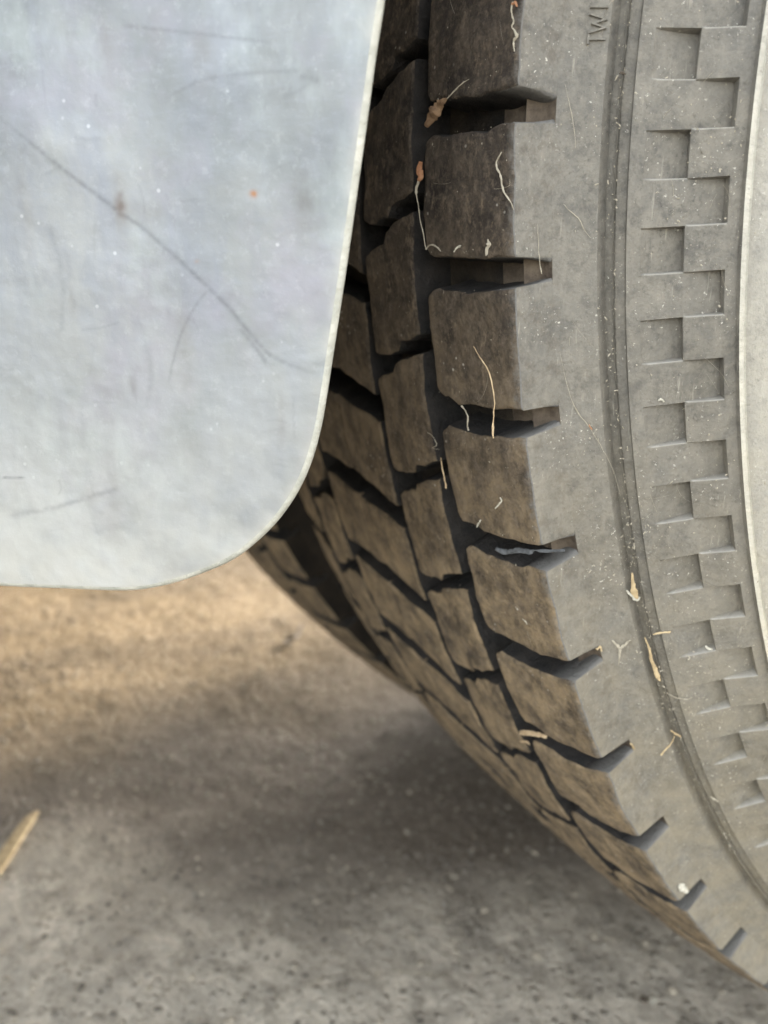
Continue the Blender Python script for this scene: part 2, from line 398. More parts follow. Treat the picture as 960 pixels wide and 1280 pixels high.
# tread pattern: outlines as (x metres, u in pitches) fitted on the photograph; left x first
def lerp(tab, x):
    xs = [a for a, b in tab]; return float(np.interp(x, xs, [b for a, b in tab]))
PAT = {
 'shoulder_block': dict(xl=-.0308, xr=0.0, top=[(-.0308, .125), (-.0280, .085), (-.021, .100), (-.010, .110), (0, .092)],
                        bot=[(-.0308, .800), (-.0290, .850), (-.021, .890), (-.009, .905), (0, .900)], side=True),
 'rib_block': dict(xl=-.0625, xr=-.0372, top=[(-.0625, -.180), (-.0590, -.225), (-.0520, -.275), (-.0502, -.350), (-.0455, -.405), (-.0372, -.455)],
                   bot=[(-.0625, .560), (-.0600, .585), (-.0560, .588), (-.0492, .555), (-.0475, .475), (-.0420, .445), (-.0372, .405)]),
 'centre_block': dict(xl=-.1225, xr=-.0665, top=[(-.1225, -.085), (-.0955, .030), (-.0665, .175)],
                      bot=[(-.1225, .690), (-.1190, .700), (-.0900, .775), (-.0700, .925), (-.0665, .945)], sipe=-.0955),
}
def mirror(d):
    return dict(xl=-WT-d['xr'], xr=-WT-d['xl'], top=[(-WT-x, -u) for x, u in d['bot']][::-1], bot=[(-WT-x, -u) for x, u in d['top']][::-1], side=d.get('side') and 'inner')
PAT['far_rib_block'] = mirror(PAT['rib_block'])
PAT['far_shoulder_block'] = mirror(PAT['shoulder_block'])
ROW = {'far_rib_block': .84, 'far_shoulder_block': 1.05}

def block_mesh(kind, seed, fine=True):
    d = PAT[kind]; off = ROW.get(kind, 0.0); bev = .0008; rnd = random.Random(seed*31 + len(kind))
    xl, xr = d['xl'], d['xr']
    side = d.get('side')
    xs = [xl, xl + bev*.35, xl + bev] 
    nn = 13 if fine is True else 7
    mid = list(np.linspace(xl + bev*2.5, xr - bev*2.5, nn))
    knots = [x for x, u in d['top'] + d['bot'] if xl + bev*2 < x < xr - bev*2] if fine is True else []
    if d.get('sipe'): mid += [d['sipe'] + q for q in (-.0005, -.00022, 0, .00022, .0005)]
    xs = sorted(xs + mid + knots + [xr - bev, xr - bev*.35, xr])
    xs = [x for i, x in enumerate(xs) if i == 0 or x - xs[i-1] > .00012]
    arc = .375*P_
    tb = [0, bev*.35/arc, bev/arc]
    nt_ = 14 if fine is True else 6
    sd = Vector((seed*13.7, seed*3.1, seed*1.7 + len(kind)))
    V, top = [], []
    def put(x, u, R, att):
        t = PHI0 + (u + off)*P_
        V.append((x, -R*math.cos(t), -R*math.sin(t))); top.append(att)
    cols = []
    for i, x in enumerate(xs):
        ut = lerp(d['top'], x) + .030*noise.noise(Vector((x*160, 1, 0)) + sd) + .010*noise.noise(Vector((x*700, 1, 0)) + sd)
        ub = lerp(d['bot'], x) + .030*noise.noise(Vector((x*160, 9, 0)) + sd) + .012*noise.noise(Vector((x*700, 9, 0)) + sd)
        span = ub - ut
        us = [ut + tb[0], ut + tb[1], ut + tb[2]] + [ut + span*(q+1)/(nt_+1) for q in range(nt_)] + [ub - tb[2], ub - tb[1], ub]
        ex = min(x - xl, xr - x)
        col = []
        for j, u in enumerate(us):
            eu = min(u - ut, ub - u)*arc
            dep = 0.0
            for e_, k_ in ((ex, 1.0), (eu, 1.0)):
                if e_ < bev: dep += k_*bev*(1 - math.sqrt(max(0, 1 - (1 - e_/bev)**2)))
            dep = min(dep, bev*1.2)
            if d.get('sipe') and abs(x - d['sipe']) < .0003: dep += .0016
            wv = .0007*noise.noise(Vector((x*90, u*4, 0)) + sd) + .00028*noise.noise(Vector((x*420, u*19, 5)) + sd)
            xx = x + (.00035*noise.noise(Vector((u*9, 2, 0)) + sd) if ex < bev*1.01 and not (side and abs(x) < bev*1.01) else 0)
            col.append(len(V)); a_ = 1.0
            if ex < 1e-6: a_ = .0 if side else .35
            elif eu < 1e-6: a_ = .3
            put(xx, u, crown(x) - dep + wv, a_)
        cols.append(col)
    F_ = []; fm = []
    for i in range(len(cols)-1):
        for j in range(len(cols[0])-1):
            F_.append((cols[i][j], cols[i+1][j], cols[i+1][j+1], cols[i][j+1])); fm.append(0)
    # border loop and walls
    nI, nJ = len(cols), len(cols[0])
    loop = [(i, 0) for i in range(nI)] + [(nI-1, j) for j in range(1, nJ)] + [(i, nJ-1) for i in range(nI-2, -1, -1)] + [(0, j) for j in range(nJ-2, 0, -1)]
    prev = [cols[i][j] for i, j in loop]
    levels = (.15, .5, .85, 1.0)
    right_side = side is True
    for li, lv in enumerate(levels):
        cur = []
        for (i, j), pv in zip(loop, [cols[i][j] for i, j in loop]):
            x0, y0, z0 = V[pv]; R0 = math.hypot(y0, z0); t0 = math.atan2(-z0, -y0)
            dx = dt = 0.0; g = .0009*lv + (.0016*max(0, lv-.6) )
            if i == 0: dx = -g
            if i == nI-1: dx = g
            if j == 0: dt = -g/.37
            if j == nJ-1: dt = g/.37
            Rend = crown(x0) - RB_D - .0006
            onside = right_side and i == nI-1
            if right_side and x0 > -.0068: Rend = .3590
            if side == 'inner' and x0 < -WT + .0068: Rend = .3590
            if onside:
                # flat flank, lower corners run to slot width
                dx = (.0002 - x0)*lv
                if j in (0, nJ-1): dt = (.002/.37)*lv*(-1 if j == 0 else 1)*.35
            if side == 'inner' and i == 0: dx = (-WT - x0)*lv
            Rl = R0 + (Rend - R0)*lv
            xx, tt = x0 + dx, t0 + dt
            V.append((xx, -Rl*math.cos(tt), -Rl*math.sin(tt))); top.append(0.0); cur.append(len(V)-1)
        L = len(loop)
        for q in range(L):
            r = (q+1) % L
            F_.append((prev[q], prev[r], cur[r], cur[q]))
            i1, i2 = loop[q][0], loop[r][0]
            flank = (side is True and i1 == nI-1 and i2 == nI-1) or (side == 'inner' and i1 == 0 and i2 == 0)
            near = side is True and min(i1, i2) >= nI - 5
            fm.append(1 if flank else 0)
        prev = cur
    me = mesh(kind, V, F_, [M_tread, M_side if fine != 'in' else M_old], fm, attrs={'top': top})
    bm = bmesh.new(); bm.from_mesh(me); bmesh.ops.recalc_face_normals(bm, faces=bm.faces)
    # make sure the outside is outside
    bm.faces.ensure_lookup_table(); f = bm.faces[(len(cols)//2)*(nJ-1) + nJ//2]; c = f.calc_center_median()
    if f.normal.dot(Vector((0, c.y, c.z))) < 0: bmesh.ops.reverse_faces(bm, faces=bm.faces)
    bm.to_mesh(me); bm.free()
    try: me.set_sharp_from_angle(angle=math.radians(50))
    except Exception: pass
    return me

def build_tyre(name, xoff, label, single, detail):
    root = empty(name, (xoff, 0, 0), label=label, cat='tyre')
    build_carcass('side_wall', root, detail)
    kinds = ['shoulder_block', 'rib_block', 'centre_block', 'far_rib_block', 'far_shoulder_block']
    for kd in kinds:
        meshes = [block_mesh(kd, s, True if detail else 'in') for s in range(5 if detail else 2)]
        coarse = block_mesh(kd, 77, False)
        rg = random.Random(len(kd)); last = -1
        for k in range(*single):
            s = rg.randrange(len(meshes))
            if s == last: s = (s+1) % len(meshes)
            last = s
            o = link(kd, meshes[s], root, (0, 0, H), (k*P_, 0, 0))
        # remaining blocks of the row, round the hidden side of the wheel
        V, F_, fm, tp = [], [], [], []
        cv = np.array([v.co[:] for v in coarse.vertices]); cf = [tuple(p.vertices) for p in coarse.polygons]; cm = [p.material_index for p in coarse.polygons]
        ct = [a.value for a in coarse.attributes['top'].data]
        for k in range(single[1], single[0] + 66):
            a = k*P_; ca, sa = math.cos(a), math.sin(a); o0 = len(V)
            V += [(x, y*ca - z*sa, y*sa + z*ca) for x, y, z in cv.tolist()]
            F_ += [tuple(q + o0 for q in f) for f in cf]; fm += cm; tp += ct
        o = link(kd + '_row', mesh(kd + '_row', V, F_, [M_tread, M_side], fm, attrs={'top': tp}), root, (0, 0, H)); o['kind'] = 'stuff'
        bpy.data.meshes.remove(coarse)
    # rim
    bm = bmesh.new(); prof = [(.2245, -.004), (.2245, -.012), (.214, -.016), (.205, -.02), (.205, -WT+.01), (.2245, -WT-.004), (.2, -WT+.02), (.19, -.05), (.14, -.055), (.08, -.03), (.0, -.03)]
    nseg = 64; rings = []
    for R, a in prof: rings.append([bm.verts.new((a, -R*math.cos(2*PI*i/nseg), -R*math.sin(2*PI*i/nseg))) for i in range(nseg)] if R > 0 else None)
    for q in range(len(rings)-1):
        if rings[q+1] is None:
            bm.faces.new(rings[q]); continue
        for i in range(nseg):
            j = (i+1) % nseg; bm.faces.new((rings[q][i], rings[q][j], rings[q+1][j], rings[q+1][i]))
    bm_obj('rim', bm, M_steel, root, (0, 0, H), smooth=False)
    return root

outer = build_tyre('outer_tyre', 0.0, 'near grey dusty truck tyre with worn brown tread blocks and chequered side wall', (-6, 20), True)
inner = build_tyre('inner_tyre', -WT - 0.0785, 'far tyre of the pair, in the dark beyond the gap and behind the metal flap', (-2, 20), False)

# ------------------------------------------------------------------ aluminium flap behind the wheel
PO = Vector((0.00218, -0.40958, 0.35285)); PU = Vector((.59519, .80358, 0)); PN = Vector((.80358, -.59519, 0))
def build_flap():
    A = [(6.65, 42.84), (4.96, 33.39), (3.2, 22.19), (1.05, 9.07), (-1.2, -4.63), (-3.72, -18.95), (-5.78, -30.56), (-7.31, -38.25), (-9.58, -45.79), (-12.8, -52.67), (-17.55, -59.42), (-23.13, -65.07), (-29.37, -69.75), (-38.24, -73.91), (-46.26, -76.74), (-55.36, -78.49), (-70.69, -79.05), (-87.49, -79.49)]
    # right boundary u as function of v, and bottom v as function of u
    av = np.array(A)
    right = av[:12][::-1]; bottom = av[11:][::-1]
    TOP, LEFT = 290.0, -230.0
    slope = (av[0, 0]-av[4, 0])/(av[0, 1]-av[4, 1])
    loop = [(av[0, 0] + slope*(TOP-av[0, 1]), TOP)] + [(av[0, 0] + slope*(v-av[0, 1]), v) for v in (220, 150, 100, 70)] + A
    # mirrored lower left corner
    cx = -87.49
    loop += [(-120, -79.6), (-160, -78.9), (-185, -76), (-205, -68), (-219, -55), (-227, -38), (-231, -10), (-236, 60), (-240, 150), (-246, TOP)]
    # smooth loop
    P = []
    n_ = len(loop)
    for i in range(n_):
        p0, p1, p2, p3 = [np.array(loop[(i+q) % n_], float) for q in (-1, 0, 1, 2)]
        if i in (0, n_-1, n_-2) or i == 0: steps = 1
        else: steps = 6
        for s in range(steps):
            t = s/steps
            P.append(tuple(.5*((2*p1) + (-p0+p2)*t + (2*p0-5*p1+4*p2-p3)*t*t + (-p0+3*p1-3*p2+p3)*t**3)) if steps > 1 else tuple(p1))
    P = np.array(P)*1e-3
    # grid triangulated front: cut a dense grid with the loop
    T = .0028; be = .0012
    root = empty('mud_flap', (-.05, -.48, .27), label='pale grey scratched metal mud flap hanging behind the tyres', cat='mud flap')
    inv = Vector(root.location)
    def W(u, v, d):
        q = PO + PU*u + Vector((0, 0, 1))*v + PN*d - inv
        # very slight bow of the sheet
        q += PN*(.0006*math.sin(v*22) + .0008*math.sin(u*17+1))
        return tuple(q)
    bm = bmesh.new()
    # inset loop by offsetting along the normal
    def inset(P, dd):
        nxt = np.roll(P, -1, 0); prv = np.roll(P, 1, 0); t = nxt - prv; t /= np.linalg.norm(t, axis=1)[:, None]
        nn = np.stack([t[:, 1], -t[:, 0]], 1); c = P.mean(0)
        sgn = np.sign(((c - P)*nn).sum(1)); return P + nn*(np.sign(np.median(sgn)))*dd
    P1 = inset(P, be)
    # front face: grid points inside P1 via scanline strips
    us_f = np.arange(-.0900, .012, .00032)
    # build as strips: for every v level the right limit follows the loop
    def limits(v):
        xs = []
        for i in range(len(P1)):
            a, b = P1[i], P1[(i+1) % len(P1)]
            if (a[1] - v)*(b[1] - v) < 0: xs.append(a[0] + (v-a[1])/(b[1]-a[1])*(b[0]-a[0]))
        return (min(xs), max(xs)) if len(xs) >= 2 else None
    vmin, vmax = P1[:, 1].min() + 2e-5, P1[:, 1].max() - 2e-5
    vs_ = np.concatenate([vmin + np.array([0, .00004, .0001, .0002, .0004, .0007, .0011, .0016]), np.arange(vmin + .0020, .060, .00034), np.linspace(.062, vmax, 20)])
    NU = 330; S_ = np.concatenate([np.linspace(0, .55, 30)[:-1], np.linspace(.55, .94, NU-60), np.linspace(.94, 1, 32)[1:]])
    UV = []; 
    for v in vs_:
        l, r = limits(v); UV.append(np.stack([l + (r-l)*S_, np.full(len(S_), v)], 1))
    UV = np.array(UV); nv, nu = UV.shape[:2]; flat = UV.reshape(-1, 2)
    # marks
    def dist(path):
        path = np.array(path)*1e-3; out = np.full(len(flat), 9.)
        tt = np.zeros(len(flat))
        acc = 0
        for a, b in zip(path[:-1], path[1:]):
            d = b-a; L2 = (d**2).sum(); t = np.clip(((flat-a)@d)/L2, 0, 1); e = np.hypot(*(flat - a - t[:, None]*d).T)
            better = e < out; out[better] = e[better]; tt[better] = acc + t[better]; acc += 1
        return out, tt/len(path[:-1])
    def sm(path, k=6):
        p = np.array(path, float); o = []
        for i in range(len(p)-1):
            p0 = p[max(i-1, 0)]; p1 = p[i]; p2 = p[i+1]; p3 = p[min(i+2, len(p)-1)]
            for s in range(k):
                t = s/k; o.append(.5*((2*p1)+(-p0+p2)*t+(2*p0-5*p1+4*p2-p3)*t*t+(-p0+3*p1-3*p2+p3)*t**3))
        o.append(p[-1]); return o
    scr = np.zeros(len(flat))
    jit = np.array([noise.noise(Vector((a*900, b*900, 0))) for a, b in flat])
    jit2 = np.array([noise.noise(Vector((a*220, b*220, 4))) for a, b in flat])
    for path, wd, st in (
        ([(-74.82, 24.92), (-68.09, 19.77), (-59.68, 13.33), (-51.21, 7.19), (-43.57, 2.01), (-35.16, -5.26), (-26.74, -13.06), (-20.86, -19.93), (-16.61, -23.7), (-7.45, -26.9)], .00050, .55),
        ([(-30.61, -9.32), (-34.79, -14.24), (-38.44, -20.94), (-41.19, -29.53)], .00036, .30),
        ([(-45.84, 40.85), (-38.33, 39.79), (-28.45, 38.34), (-15.51, 36.36)], .00036, .38),
        ([(-84.17, -52.15), (-78.03, -51.92)], .0003, .7),
        ([(-83.19, -61.15), (-72.74, -59.13), (-62.4, -55.83), (-54.32, -53.25)], .0006, .35),
        ([(-24.29, -17.48), (-20.93, -21.59), (-18.4, -24.9)], .0006, .4),
        ([(-36.59, 27.86), (-28.86, 30.49), (-17.31, 31.2), (-9.24, 31.17)], .0004, .3),
        ([(-10.0, 30.2), (-6.0, 29.2)], .0006, .45),
        ([(-46, -20), (-45, -28), (-47, -36)], .0008, .2), ([(-66, 5), (-64, -8), (-66, -20)], .0007, .2)):
        d, t = dist(sm(path)); fade = np.clip(np.minimum(t, 1-t)*6 + .25, 0, 1)
        scr = np.maximum(scr, st*fade*np.exp(-(d/wd)**2)*np.clip(.85 + .7*jit, 0, 1))
    rr = random.Random(5)
    for _ in range(46):      # short random scuffs
        a0 = np.array([rr.uniform(-84, 0), rr.uniform(-75, 42)]); an = rr.choice([rr.uniform(1.2, 2.0), rr.uniform(-.3, .4)]); ln_ = rr.uniform(2, 9)
        b0 = a0 + ln_*np.array([math.cos(an), math.sin(an)]); c0 = (a0+b0)/2 + np.array([rr.uniform(-.6, .6), rr.uniform(-.6, .6)])
        d, t = dist([a0, c0, b0]); scr = np.maximum(scr, rr.uniform(.05, .2)*np.exp(-(d/rr.uniform(.00015, .0004))**2))
    def blob(u, v, ru, rv, s): return s*np.exp(-(((flat[:, 0]*1e3-u)/ru)**2 + ((flat[:, 1]*1e3-v)/rv)**2))
    stain = blob(-49.3, 8.0, 1.2, 4.5, .55) + blob(-44, 6, 9, 3, .10)
    for _ in range(16): stain = np.maximum(stain, blob(rr.uniform(-80, -5), rr.uniform(-60, 40), rr.uniform(.8, 3), rr.uniform(3, 11), rr.uniform(.06, .22)))
    stain = np.clip(stain*(1 + 1.2*jit2 + .5*jit), 0, 1)
    rust = np.maximum(blob(-20.11, 9.0, .7, .65, 1.1), blob(-33, -4, .5, .4, .25)); rust = np.clip(rust*(1 + .6*jit), 0, 1)
    # pale tone near lower and right edges; the lower part paints ground bounce
    lim = np.array([limits(v)[1] for v in vs_]); er = (lim[:, None] - UV[:, :, 0]).reshape(-1)
    dirt = np.clip(.55*np.exp(-(er/.0011)) + .60*np.exp(-((flat[:, 1] - vmin)/.016)), 0, 1)*np.clip(.8 + 1.2*jit2, 0, 1)  # lower-edge term is the painted ground bounce
    Vf = [W(a, b, 0) for a, b in flat]
    Ff = [(j*nu+i, j*nu+i+1, (j+1)*nu+i+1, (j+1)*nu+i) for j in range(nv-1) for i in range(nu-1)]
    me = mesh('plate', Vf, Ff, [M_plate], attrs={'scratch': scr, 'stain': stain, 'rust': rust, 'dirt': dirt})  # 'dirt' holds the pale edge tone, mostly painted ground bounce
    # the front sheet plus back and rounded rim
    o = link('plate', me, root)
    b0 = [bm.verts.new(W(a, b, -.00002)) for a, b in P1]; rings = [b0]
    for k in range(1, 6):
        an = k/6*PI
        Pk = inset(P, be*(1 - math.sin(an)))
        rings.append([bm.verts.new(W(a, b, -T*(1-math.cos(an))/2)) for a, b in Pk])
    rings.append([bm.verts.new(W(a, b, -T)) for a, b in P1])
    for q in range(len(rings)-1):
        for i in range(len(P1)):
            j = (i+1) % len(P1); bm.faces.new((rings[q][i], rings[q][j], rings[q+1][j], rings[q+1][i]))
    bm.faces.new(rings[-1])
    bm_obj('rolled_edge', bm, M_edge, root, smooth=True)
    # hanger strip out of the frame
    bm = bmesh.new(); 
    for uu in (-.235,): 
        vs8 = []
        for du in (0, .25):
            for dv in (.262, .30):
                for dd in (.0025, .0105): vs8.append(bm.verts.new(W(uu+du, dv, dd)))
        for f in ((0, 1, 3, 2), (4, 6, 7, 5), (0, 4, 5, 1), (2, 3, 7, 6), (0, 2, 6, 4), (1, 5, 7, 3)): bm.faces.new([vs8[i] for i in f])
    bm_obj('hanger_strip', bm, M_under, root)
build_flap()

# ------------------------------------------------------------------ truck above (out of frame, shades the wheel)
def truck():
    root = empty('truck_body', (-1.0, 0, .9), label='box body and underside of the parked truck above the paired tyres', cat='truck')
    def part(name, lo, hi, mt, bev=.004):
        bm = bmesh.new(); o = root.location
        box(bm, [lo[i]-o[i] for i in range(3)], [hi[i]-o[i] for i in range(3)]); bm_obj(name, bm, mt, root, bevel=bev)
    part('cargo_box', (-2.08, -1.12, .84), (.0, 4.6, 3.0), M_body, .02)
    for y in np.arange(-1.0, 4.5, .45): part('cross_member', (-2.04, float(y), .78), (-.02, float(y)+.06, .839), M_under)
    for x in (-1.42, -.62): part('chassis_rail', (x, -.82, .60), (x+.07, 4.5, .798), M_under)
    o_ = root.location                          # pair of wheels on the other side
    for x0, x1 in ((-2.0, -1.81), (-1.73, -1.54)):
        bm = bmesh.new(); g = bmesh.ops.create_cone(bm, cap_ends=True, segments=64, radius1=.374, radius2=.374, depth=x1-x0)
        for v in g['verts']: v.co = Vector((v.co.z + (x0+x1)/2 - o_.x, v.co.y, v.co.x + .376 - o_.z))
        bm_obj('wheel', bm, M_under, root, bevel=.02)
    part('rear_light_block', (-2.08, -1.119, .12), (-.003, -1.09, .838), M_under, .004)      # unseen wall added to keep rear sky light off the ground
    part('left_light_block', (-2.04, -.95, .25), (-1.62, -.50, .78), M_under, .01)  # unseen box added to cut low sky light from the far side
    part('front_light_block', (-.62, .62, .28), (-.04, 2.3, .78), M_under, .06)  # unseen block added ahead of the wheels to darken the ground
    part('axle', (-1.7, -.06, .31), (-.36, .06, .43), M_under, .02)
truck()

